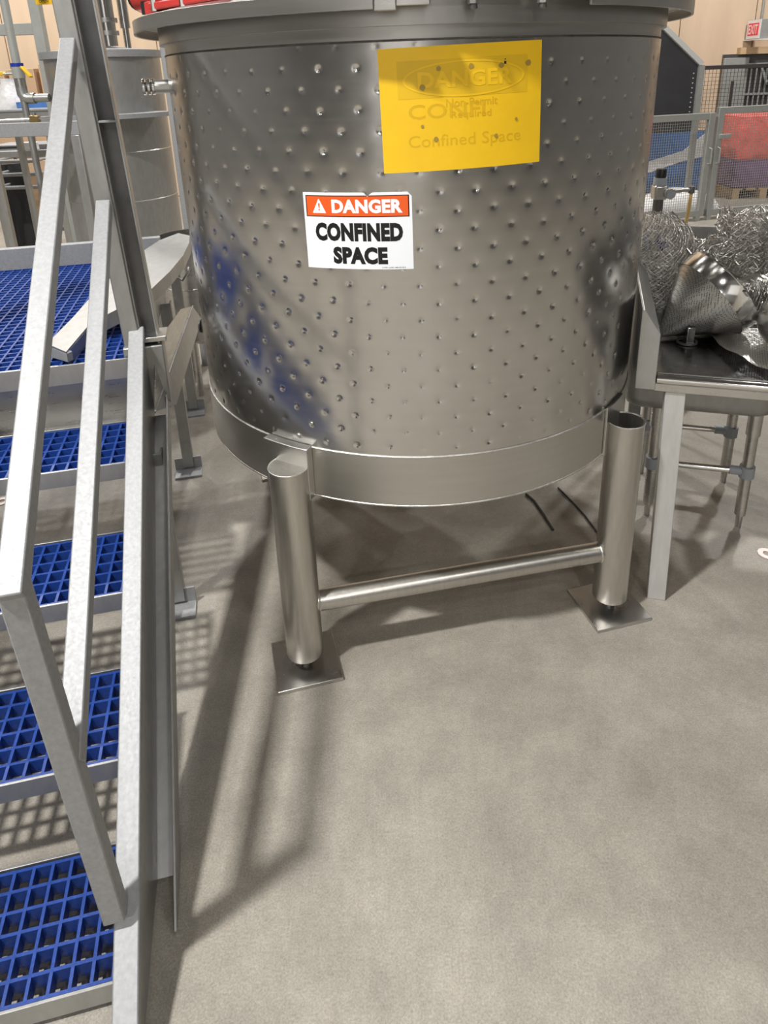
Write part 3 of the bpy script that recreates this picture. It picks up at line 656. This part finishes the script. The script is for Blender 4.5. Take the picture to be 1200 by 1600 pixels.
# fine woven sheet drooping toward the front
bp_ = Vector((1.20, 1.98, .80)); mt_ = mesh_thing('fine woven wire sheet curling across the table front below the ball', bp_)
FRONT = np.array([atz(px_, py_, .806) for px_, py_ in ((1104, 524), (1122, 543), (1145, 560), (1170, 575), (1200, 592), (1240, 612), (1290, 630))])
BACK = np.array([(1.10, 2.15, .806), (1.14, 2.16, .806), (1.18, 2.16, .806), (1.22, 2.16, .806), (1.27, 2.15, .806), (1.31, 2.13, .806), (1.36, 2.10, .806)])
def f5(u, v):
    k = min(int(u*6), 5); t = u*6-k; a = FRONT[k]*(1-t)+FRONT[k+1]*t; b_ = BACK[k]*(1-t)+BACK[k+1]*t
    p = a*v+b_*(1-v); p[2] += .022*v**3*(.5+u) + .004*math.sin(20*u)*v
    return p-np.array(bp_)
wire_sheet(f5, 44, 26, .0014, 'weave', 'wire', mt_, .0003, False, 31)

# blue and grey hose at the splash
hz = thing('coiled_hose', 'grey hose with a blue coupling hooked over the side splash', 'hose', (1.03, 2.56, .80))
MB().path([(-.045, -.08, .20), (-.05, -.06, .235), (-.035, -.03, .26), (-.01, -.02, .262), (.02, -.0, .24), (.03, .02, .15), (.02, .02, .01)], .0085, 10).build('hose_run', M['cable_grey'], hz)
MB().tube((.0, -.03, .235), (.03, -.05, .20), .016, 16).build('coupling', M['cable_blue'], hz)

# ------------------------------------------------------------------ air regulator on a pipe stand
fp = at(1030, 300, 3.0)
fr = thing('air_regulator', 'air filter regulator with black knob and round gauge on a pipe stand', 'regulator', (fp.x, fp.y, 0))
z0 = fp.z
MB().tube((0, 0, 0), (0, 0, z0), .014, 14).build('stand_pipe', M['steel'], fr); MB().lathe([(0, 0), (.09, 0), (.09, .01), (0, .012)], 32).build('base_disc', M['dark_steel'], fr)
MB().box((0, 0, z0), (.058, .055, .062)).build('valve_body', M['steel'], fr, bevel=.008)
MB().lathe([(0, z0+.03), (.030, z0+.03), (.027, z0+.062), (0, z0+.062)], 24).build('bonnet', M['cable_grey'], fr, smooth=40)
MB().lathe([(0, z0+.062), (.022, z0+.062), (.022, z0+.095), (.019, z0+.1), (0, z0+.1)], 24).build('knob', M['black'], fr, smooth=40)
ga = MB().tube((.03, -.03, z0-.002), (.03, -.052, z0-.002), .022, 28).build('gauge', M['steel'], fr); MB().tube((.03, -.0525, z0-.002), (.03, -.0535, z0-.002), .019, 28).build('gauge_face', M['cable_grey'], ga)
MB().lathe([(0, z0-.14), (.018, z0-.135), (.022, z0-.11), (.022, z0-.03), (0, z0-.03)], 24).build('filter_bowl', M['dark_steel'], fr, smooth=40)
MB().tube((.03, 0, z0+.003), (.145, .0, z0+.006), .009, 14).build('outlet_pipe', M['steel'], fr); MB().tube((.065, 0, z0+.0035), (.095, 0, z0+.0045), .0125, 6).build('union', M['steel'], fr, smooth=20)
MB().tube((.14, 0, z0-.01), (.14, 0, z0+.02), .013, 12).build('elbow', M['dark_steel'], fr)
MB().path([(.14, 0, z0-.005), (.137, 0, z0-.08), (.125, -.005, z0-.2), (.13, 0, z0-.32), (.16, .0, .25), (.2, .05, .05), (.3, .12, .012)], .0075, 10).build('hose', M['hose'], fr)

# ------------------------------------------------------------------ wire gates and fence at the back right
GA = R_(14)
def mesh_panel(parent, w_, h_, z0_, pitch, r, mt, x0_=0):
    b = MB()
    n = int(w_/pitch); k = int(h_/pitch)
    for i in range(n+1): b.box((x0_+w_*i/n, 0, z0_+h_/2), (r, r, h_))
    for j in range(k+1): b.box((x0_+w_/2, r, z0_+h_*j/k), (w_, r, r))
    o = b.build('wire_mesh_panel', M[mt], parent, smooth=0); o['kind'] = 'stuff'; return o
def gate(name, label, loc, rz, w_, h_, fw=.07, fence=False, mt='frame_grey', wm='wire_gate', pitch=.028, r=.0035, cat='gate', z0_=.05):
    t = thing(name, label, cat, loc, rz)
    MB().box((fw/2, 0, (h_+z0_)/2), (fw, .05, h_-z0_)).build('stile', M[mt], t, bevel=.003); MB().box((w_-fw/2, 0, (h_+z0_)/2), (fw, .05, h_-z0_)).build('stile', M[mt], t, bevel=.003)
    MB().box((w_/2, 0, h_-fw/2), (w_, .045, fw)).build('top_rail', M[mt], t, bevel=.003); MB().box((w_/2, 0, z0_+fw/2), (w_, .045, fw)).build('bottom_rail', M[mt], t, bevel=.003)
    mesh_panel(t, w_-2*fw, h_-z0_-2*fw, z0_+fw, pitch, r, wm, fw)
    return t
gp = atz(1097, 344, .0); 
g1 = gate('mesh_gate', 'grey framed wire mesh gate in front of the red wrapped pallet', (gp.x+.03*math.cos(GA), gp.y+.03*math.sin(GA), 0), GA, 1.9, 1.20)
g2 = gate('mesh_gate', 'grey framed wire mesh gate in front of the blue wrapped pallet', (gp.x-1.7*math.cos(GA), gp.y-1.7*math.sin(GA), 0), GA, 1.69, 1.15)
for t_, x in ((g1, .03), (g2, 1.655)):
    h = MB().path([(x, -.03, .62), (x, -.075, .63), (x, -.075, .78), (x, -.03, .79)], .008, 8).build('pull_handle', M['frame_grey'], t_)
MB().box((.10, -.03, .90), (.14, .02, .05)).build('latch', M['frame_grey'], g1, bevel=.004)
for t_ in (g1, g2):
    for x in (.035, 1.62): MB().box((x, 0, .028), (.05, .05, .056)).build('foot', M['frame_grey'], t_)
# dark tall fence further back
t_ = gate('wire_fence', 'tall dark wire fence standing before the beige wall', (4.30, 9.85, 0), R_(4), 3.4, at(1150, 101, 9.9).z, .05, mt='wire_dark', wm='wire_dark', pitch=.05, r=.004, cat='fence', z0_=.0)
MB().box((.55, 0, .7), (.03, .03, 1.4)).build('stile', M['wire_dark'], t_)
# loads behind the gates
def pallet(par, w_, d_):
    for i in range(5): MB().box((-w_/2+w_*(i+.5)/5, 0, .125), (w_/5-.04, d_, .02)).build('deck_board', M['wood'], par)
    for x in (-w_/2+.06, 0, w_/2-.06): MB().box((x, 0, .058), (.09, d_, .115)).build('runner', M['wood'], par)
def wrapped(name, label, px_, py_, Y_, w_, d_, h_, mt, mt2=None, split=.5, top=None):
    p = at(px_, py_, Y_); t = thing(name, label, 'pallet load', (p.x, p.y, 0)); pallet(t, w_, d_)
    b = rbox(MB(), -w_/2, w_/2, -d_/2, d_/2, .136, h_ if not mt2 else h_*split, .06); o = b.build('wrapped_stack', M[mt2 or mt], t, smooth=40)
    if mt2: rbox(MB(), -w_/2-.01, w_/2+.01, -d_/2-.01, d_/2+.01, h_*split-.02, h_, .06).build('wrapped_top', M[mt], t, smooth=40)
    MB().box((0, 0, h_+.004), (w_-.04, d_-.04, .012)).build('top_sheet', M[top or mt], t)
    return t
RZ = at(1165, 184, 8.75).z; BZ = at(1040, 206, 8.65).z
wrapped('wrapped_pallet', 'pallet of goods in red film over purple sacks behind the gate', 1180, 230, 9.1, .82, .7, RZ, 'redwrap', 'purple', .5)
t_ = wrapped('wrapped_pallet', 'pallet of goods in blue film with a cardboard top sheet', 1034, 250, 9.0, .80, .7, BZ, 'bluewrap', None, .5, 'cardboard')
MB().box((.20, -.36, .60), (.12, .006, .09)).build('orange_label', M['orange_print'], t_)
MB().prism([(-.40, -.362, .50), (.1, -.362, .64), (.39, -.362, BZ), (.39, -.362, BZ-.3), (.12, -.362, .52), (-.4, -.362, .36)], (0, -.012, 0)).build('stretch_wrap', M['whitebag'], t_)
o = thing('poly_bag', 'crumpled white plastic bag on the floor below the blue pallet', 'bag', tuple(atz(1052, 334, 0)))
MB().lathe([(.001, .0), (.30, .0), (.36, .06), (.30, .17), (.2, .25), (.06, .3), (.001, .28)], 18, M=Matrix.Diagonal((1.5, .6, 1))).build('bag_skin', M['whitebag'], o, smooth=60)
# charcoal machine hood
hp = at(1093, 102, 7.95); hl = at(1035, 45, 7.95); hb = at(1080, 206, 7.95)
hd = thing('machine_hood', 'charcoal sheet metal machine hood with a pale sloping edge', 'machine', (hp.x-.5, 8.3, 0))
bx_, by_ = hp.x-.5, 8.3
slope_dx = hl.x-hp.x; slope_dz = hl.z-hp.z
zl = hp.z + slope_dz/slope_dx*(-1.2)
HB = hb.z
MB().prism([(hp.x-bx_, -.36, hp.z), (hp.x-bx_, -.36, HB), (hp.x-1.2-bx_, -.36, HB), (hp.x-1.2-bx_, -.36, zl)], (0, .5, 0)).build('hood_body', M['hood'], hd, bevel=.003, smooth=20)
MB().beam((hp.x-bx_+.01, -.38, hp.z+.01), (hp.x-1.2-bx_, -.38, zl+.02), .05, .05, (0,1,0)).build('sloping_edge', M['hoodedge'], hd)
MB().box((hp.x-bx_+.01, -.38, hp.z/2), (.06, .05, hp.z)).build('corner_edge', M['frame_grey'], hd)
for k in range(9): MB().tube((hp.x-bx_-.06, -.3602, hp.z-.08-.05*k), (hp.x-bx_-.06, -.368, hp.z-.08-.05*k), .007, 8).build('rivet', M['hoodedge'], hd)
for x in (hp.x-1.16-bx_,): MB().box((x, .08, HB/2), (.06, .06, HB)).build('hood_leg', M['frame_grey'], hd)
# doorway with security gate, exit sign
DT = at(1170, 84, Y1).z; DX = at(1128, 90, Y1).x; DX2 = at(1166, 90, Y1).x
dr = MB().box((DX+.75, Y1-.02, DT/2), (1.5, .06, DT)).build('door_1', M['dark_steel'], smooth=0); struct(dr)  # dark slab stands for the shade inside the open doorway
MB().box(((DX+DX2)/2, Y1-.07, DT/2-.02), (DX2-DX, .06, DT-.06)).build('door_leaf', M['frame_grey'], dr, bevel=.004)
MB().box((DX2+.5, Y1-.06, DT+.04), (1.3, .09, .09)).build('door_lintel', M['wood'], dr)
for k in range(12): MB().tube((DX2+.06+.075*k, Y1-.08, .02), (DX2+.06+.075*k, Y1-.08, DT-.2), .012, 6).build('gate_bar', M['frame_grey'], dr)
for z in (DT-.14, DT-.55, DT-1.0): MB().box((DX2+.45, Y1-.08, z), (.95, .03, .03)).build('gate_rail', M['frame_grey'], dr)
for sx in (-1, 1): MB().beam((DX2+.3, Y1-.1, DT-.42), (DX2+.3+sx*.12, Y1-.1, DT-.16), .03, .02, (0,1,0)).build('gate_brace', M['frame_grey'], dr)
ep = at(1190, 45, Y1-.3)
ex = thing('exit_sign', 'white box exit sign with red letters on the beige wall', 'exit sign', (ep.x, Y1-.2, ep.z), R_(-85))
MB().box((0, 0, 0), (.32, .12, .25)).build('sign_box', M['frame_grey'], ex, bevel=.006)
MB().box((0, -.062, 0), (.31, .006, .24)).build('sign_plate', M['exit_white'], ex)
MB().box((0, -.067, 0), (.24, .006, .16)).build('sign_face', M['exit_red'], ex)
v, f = text2d('EXIT', .21, .12, .02); MB().add([(a, -.0708, b_) for a, b_ in v], f).build('lettering', M['exit_pink'], ex, smooth=0)
MB().box((0, 0, -.135), (.38, .15, .012)).build('sign_tray', M['exit_white'], ex)
t_ = tag(MB().tube((ep.x+.12, Y1-.03, ep.z+.13), (ep.x+.12, Y1-.03, ZC), .016, 10).build('conduit', M['frame_grey']), 'thin grey conduit rising from the exit sign', 'conduit')

# ------------------------------------------------------------------ back left: second tank and its pipework
t2 = thing('background_tank', 'slim plain steel tank with a ring shelf behind the stairs', 'tank', (-1.69, 4.62, 0))
MB().lathe([(.34, .25), (.34, 1.80)], 72).build('shell', M['galv_grey'], t2, smooth=60)
MB().lathe([(.341, 1.795), (.358, 1.795), (.358, 1.835), (.001, 1.87)], 72).build('rim_lid', M['galv'], t2, smooth=30)
for z in (1.25, .95): MB().lathe([(.3405, z-.003), (.342, z), (.3405, z+.003)], 72).build('weld_seam', M['steel'], t2)
MB().lathe([(.34, 1.455), (.52, 1.455), (.52, 1.48), (.34, 1.48)], 60, a0=R_(-40), a1=R_(70), closed=True).build('ring_shelf', M['galv'], t2, smooth=30)
MB().lathe([(.34, .25), (.2, .18), (.02, .16)], 48).build('bottom', M['galv_grey'], t2, smooth=60)
for k in range(4):
    a = R_(45+90*k); MB().box((.3*math.cos(a), .3*math.sin(a), .14), (.06, .06, .28)).build('leg', M['galv_grey'], t2)
vp = at(166, 30, 4.5)
vt = thing('vent_pipe', 'polished vertical vent pipe with a clamp collar on the slim tank', 'pipe', (vp.x, 4.5, 1.86))
MB().tube((0, 0, .0), (0, 0, 1.6), .048, 28).build('pipe_run', M['polish'], vt)
for z in (.06, .13): MB().lathe([(.048, z), (.062, z), (.062, z+.025), (.048, z+.025)], 28, closed=True).build('clamp_collar', M['steel'], vt)
MB().lathe([(.048, .36), (.055, .36), (.055, .42), (.048, .42)], 28, closed=True).build('sleeve', M['galv_grey'], vt)
MB().tube((.09, .05, .1), (.09, .05, 1.6), .03, 20).build('side_pipe', M['polish'], vt); MB().tube((.09, .05, -.02), (.09, .05, .12), .02, 14).build('side_stub', M['polish'], vt)
cpst = tag(origin_to(MB().box((-1.10, 3.95, 1.35), (.055, .055, 2.7)).build('column', M['galv'], bevel=.003), (-1.10, 3.95, 0)), 'pale square steel column between the two tanks', 'column')
# upright ladder frame, pipes, valves, tag
lf = thing('pipe_frame', 'grey square tube frame with a short crossbar beside the slim tank', 'frame', (-2.32, 4.9, 0))
p0, p1 = at(72, 82, 4.9), at(50, 0, 4.9)
lx = (p0.x+p1.x)/2+2.32
MB().box((lx, 0, 1.45), (.065, .065, 2.9)).build('upright', M['frame_grey'], lf, bevel=.003)
zc_ = at(30, 46, 4.9).z
MB().box((lx-.14, -.0, zc_), (.24, .04, .07)).build('crossbar', M['frame_grey'], lf, bevel=.003)
tgp = at(64, 2, 4.8)
tg = thing('yellow_tag', 'small yellow tag lettered OPEN hanging from the pipe frame', 'tag', (tgp.x, 4.84, tgp.z-.02))
MB().box((0, 0, .05), (.105, .004, .09)).build('tag_plate', M['valve_yellow'], tg, bevel=.001)
v, f = text2d('OPEN', .06, .016, .01, 0, .024); MB().add([(a, -.0028, b_) for a, b_ in v], f).build('lettering', M['black_print'], tg, smooth=0)
pp = thing('supply_pipe', 'grey supply pipe with elbow and yellow handled valves before the boxes', 'pipe', (0, 0, 0))
a_, b_, c_ = at(8, -40, 4.4), at(36, 150, 4.4), at(78, 157, 4.4)
pp.location = (b_.x, 4.4, b_.z); q0 = Vector(pp.location)
xm = b_.x
MB().tube((0, 0, .02), (0, 0, 1.2), .024, 18).build('riser', M['frame_grey'], pp)
MB().path([(0, 0, .05), (0, 0, .012), (.01, 0, -.008), (.03, 0, -.015), (.07, 0, -.015)], .032, 14).build('elbow', M['galv_grey'], pp)
MB().tube((.04, 0, -.015), (c_.x-b_.x, 0, -.015), .024, 16).build('branch', M['galv_grey'], pp)
MB().tube((0, 0, .05), (0, 0, .10), .032, 16).build('union', M['steel'], pp); MB().tube((0, 0, .10), (0, 0, .17), .035, 16).build('valve_body', M['frame_grey'], pp); MB().tube((0, 0, .165), (0, 0, .185), .036, 16).build('blue_collar', M['cable_blue'], pp)
MB().tube((-.02, -.01, .13), (-.08, -.02, .13), .01, 10).build('valve_stem', M['steel'], pp); MB().box((-.085, -.02, .13), (.045, .012, .02)).build('valve_handle', M['valve_yellow'], pp, bevel=.003)
MB().beam((.035, -.02, .165), (.085, -.03, .105), .03, .012).build('valve_handle', M['valve_yellow'], pp, bevel=.003)
# pipe support down to the floor
MB().tube((0, 0, -.02), (0, 0, -q0.z), .02, 14).build('pipe_leg', M['galv_grey'], pp)
# beam and trough in front
p0, p1 = at(-60, 206, 4.0), at(126, 200, 4.0)
bm_ = thing('cross_beam', 'pale steel beam on posts crossing behind the handrail', 'beam', (p0.x, 4.0, 0))
MB().beam((0, 0, p0.z), (p1.x-p0.x, 0, p0.z+.0), .05, .075).build('beam_tube', M['galv'], bm_, bevel=.003)
for x in (.03, p1.x-p0.x-.03): MB().box((x, .0, (p0.z-.037)/2), (.05, .05, p0.z-.037)).build('post', M['galv_grey'], bm_, bevel=.003)
tr0 = at(-40, 182, 5.0); tr1 = at(78, 178, 5.0)
trg = thing('conveyor_trough', 'shallow grey steel trough holding blue film beyond the cross beam', 'trough', (tr0.x, 5.0, 0))
wT = tr1.x-tr0.x
MB().box((wT/2, 0, tr0.z-.03), (wT, .02, .11)).build('trough_side', M['galv_grey'], trg, bevel=.003); MB().box((wT/2, .25, tr0.z-.08), (wT, .5, .012)).build('trough_floor', M['galv_grey'], trg); MB().box((wT/2, .5, tr0.z-.03), (wT, .02, .11)).build('trough_side', M['galv_grey'], trg, bevel=.003)
MB().tube((0, -.01, tr0.z+.03), (wT, -.01, tr0.z+.03), .012, 10).build('rolled_rim', M['galv'], trg)
for x in (.05, wT-.05):
    for y in (.05, .45): MB().box((x, y, (tr0.z-.086)/2), (.04, .04, tr0.z-.086)).build('leg', M['galv_grey'], trg)
fpz = tr0.z-.07
o = thing('film_roll', 'loose blue plastic film lying in the steel trough', 'film', (tr0.x+wT*.70, 5.25, fpz)); 
rbox(MB(), -.13, .13, -.15, .15, 0, .15, .05).build('film', M['bluewrap'], o, smooth=50)
bgp = at(17, 155, 5.25); o = thing('poly_bag', 'white plastic bag standing in the steel trough beside the pipe', 'bag', (bgp.x, 5.25, fpz))
MB().lathe([(.001, 0), (.07, 0), (.10, .08), (.085, .2), (.045, .28), (.05, .31), (.001, .29)], 16).build('bag_skin', M['whitebag'], o, smooth=60)
# pneumatic fittings on the beam
o = thing('air_valve', 'brass and steel air valve with tubing on the cross beam', 'valve', (at(55, 187, 4.0).x, 4.0, p0.z+.038))
MB().box((0, 0, .018), (.05, .035, .036)).build('valve_block', M['brass'], o, bevel=.004); MB().tube((-.22, 0, .014), (-.02, 0, .016), .006, 8).build('tube', M['steel'], o); MB().tube((.02, 0, .018), (.10, 0, .018), .009, 10).build('tube', M['steel'], o); MB().tube((0, 0, .03), (0, 0, .05), .012, 10).build('stem', M['polish'], o)
# cardboard cartons stacked at the far left wall
ci = 0
for (pxa, pxb, pyt, Yc, nst) in ((-70, 6, 118, 9.2, 3), (8, 52, 108, 9.2, 3), (55, 74, 100, 9.2, 3)):
    A_, B_ = at(pxa, pyt, Yc), at(pxb, pyt, Yc); wv = B_.x-A_.x; hh = A_.z/nst
    for k in range(nst):
        nm = ['bottom', 'middle', 'top'][k]; which = ['beside the left wall', 'behind the supply pipe', 'beside the slim tank'][ci]
        o = thing('cardboard_carton', f'brown cardboard carton, {nm} of the stack {which}', 'carton', ((A_.x+B_.x)/2, Yc+.3, hh*k), 0, 'cartons stacked against the far wall')
        MB().box((0, 0, hh/2), (wv-.03, .55, hh-.003)).build('carton_body', M['cardboard'], o, bevel=.006); MB().box((0, -.276, hh/2), (.05, .003, hh-.02)).build('tape', M['cb_dark'], o)
    ci += 1
# rack of sheet material under the beam
rk = thing('material_rack', 'pale tubular rack holding dark panels and cardboard near the cartons', 'rack', (at(30, 340, 6.2).x, 6.2, 0))
rx = rk.location.x
za, zb_ = at(30, 252, 6.2).z, at(30, 293, 6.2).z
xL, xR = at(-6, 300, 6.2).x-rx, at(66, 300, 6.2).x-rx
for x in (xL, xR):
    for y in (0, .45): MB().tube((x, y, 0), (x, y, za), .016, 10).build('rack_post', M['galv'], rk)
for z in (za, (za+zb_)/2, zb_):
    for y in (0, .45): MB().tube((xL, y, z), (xR, y, z), .017, 10).build('rack_rail', M['galv'], rk)
    for x in (xL, xR): MB().tube((x, 0, z), (x, .45, z), .012, 8).build('rack_rail', M['galv'], rk)
o = tag(origin_to(MB().beam((rx-.10, 6.33, 0), (rx-.13, 6.5, za-.05), .30, .03, (0,1,0)).build('dark_panel', M['black'], bevel=.003), (rx-.1, 6.33, 0)), 'black sheet panel leaning inside the material rack', 'panel')
o = tag(origin_to(MB().beam((rx+.16, 6.33, 0), (rx+.14, 6.5, za-.03), .2, .04, (0,1,0)).build('cardboard_sheet', M['cardboard'], bevel=.003), (rx+.16, 6.33, 0)), 'brown cardboard sheet leaning inside the material rack', 'cardboard')
o = tag(origin_to(MB().beam((rx-.3, 6.12, .02), (rx+.02, 6.16, .12), .06, .03).build('timber_offcut', M['wood'], bevel=.003), (rx-.3, 6.12, 0)), 'short pale timber offcut on the floor at the rack', 'timber')
fs_ = at(20, 235, 5.7)
fm = thing('form_fill_table', 'low steel machine bed with dark top and small valves beyond the beam', 'machine', (fs_.x, 5.84, 0))
MB().box((0, 0, fs_.z-.02), (.85, .5, .05)).build('bed', M['galv_grey'], fm, bevel=.004); MB().box((.1, -.02, fs_.z+.02), (.5, .3, .05)).build('cover', M['galv'], fm, bevel=.006)
for x in (-.38, .38):
    for y in (-.2, .2): MB().box((x, y, (fs_.z-.045)/2), (.04, .04, fs_.z-.045)).build('leg', M['galv_grey'], fm)
MB().box((.18, -.22, fs_.z+.035), (.12, .06, .06)).build('cylinder_block', M['whitebag'], fm, bevel=.004); MB().tube((-.25, -.22, fs_.z+.03), (.12, -.22, fs_.z+.03), .012, 10).build('rod', M['black'], fm)
wbp = atz(112, 356, 0)
wbx = thing('white_bin', 'white plastic bin on the floor behind the handrail', 'bin', (wbp.x, wbp.y, 0))
rbox(MB(), -.22, .22, -.16, .16, .04, .36, .04).build('bin_body', M['whitebag'], wbx, smooth=50); MB().box((0, 0, .365), (.48, .36, .03)).build('bin_rim', M['exit_white'], wbx, bevel=.008)
MB().box((0, 0, .02), (.46, .3, .04)).build('bin_base', M['dark_steel'], wbx)
ft = tag(origin_to(MB().box((atz(-14, 375, 0).x, 6.4, .45), (.18, .18, .9)).build('machine_pedestal', M['frame_grey'], bevel=.006), (atz(-14, 375, 0).x, 6.4, 0)), 'grey machine pedestal at the edge of the aisle', 'pedestal')
# washers on the floor
for (px_, py_, lb) in ((1198, 866, 'pale steel washer lying on the floor beyond the table leg'), (3, 784, 'pale steel washer lying on the floor under the stairs')):
    p = atz(px_, py_, 0); b = MB().lathe([(.013, 0), (.03, 0), (.03, .004), (.013, .004)], 28, closed=True); o = b.build('washer', M['pinkplastic']); o.location = p; tag(o, lb, 'washer')
# hose or cable marks: two thin dark cables under the tank
c1 = [atz(x, y, .006) for x, y in ((822, 772), (835, 783), (850, 805), (864, 828))]
tag(origin_to(MB().path(c1, .005, 8).build('cable', M['dark_rubber'], smooth=60), c1[0]), 'short black cable end lying on the floor under the tank', 'cable')
c1 = [atz(x, y, .005) for x, y in ((872, 762), (895, 785), (915, 807), (933, 832), (946, 850))]
tag(origin_to(MB().path(c1, .0035, 8).build('cable', M['dark_rubber'], smooth=60), c1[0]), 'thin dark cable running to the pipe leg under the tank', 'cable')
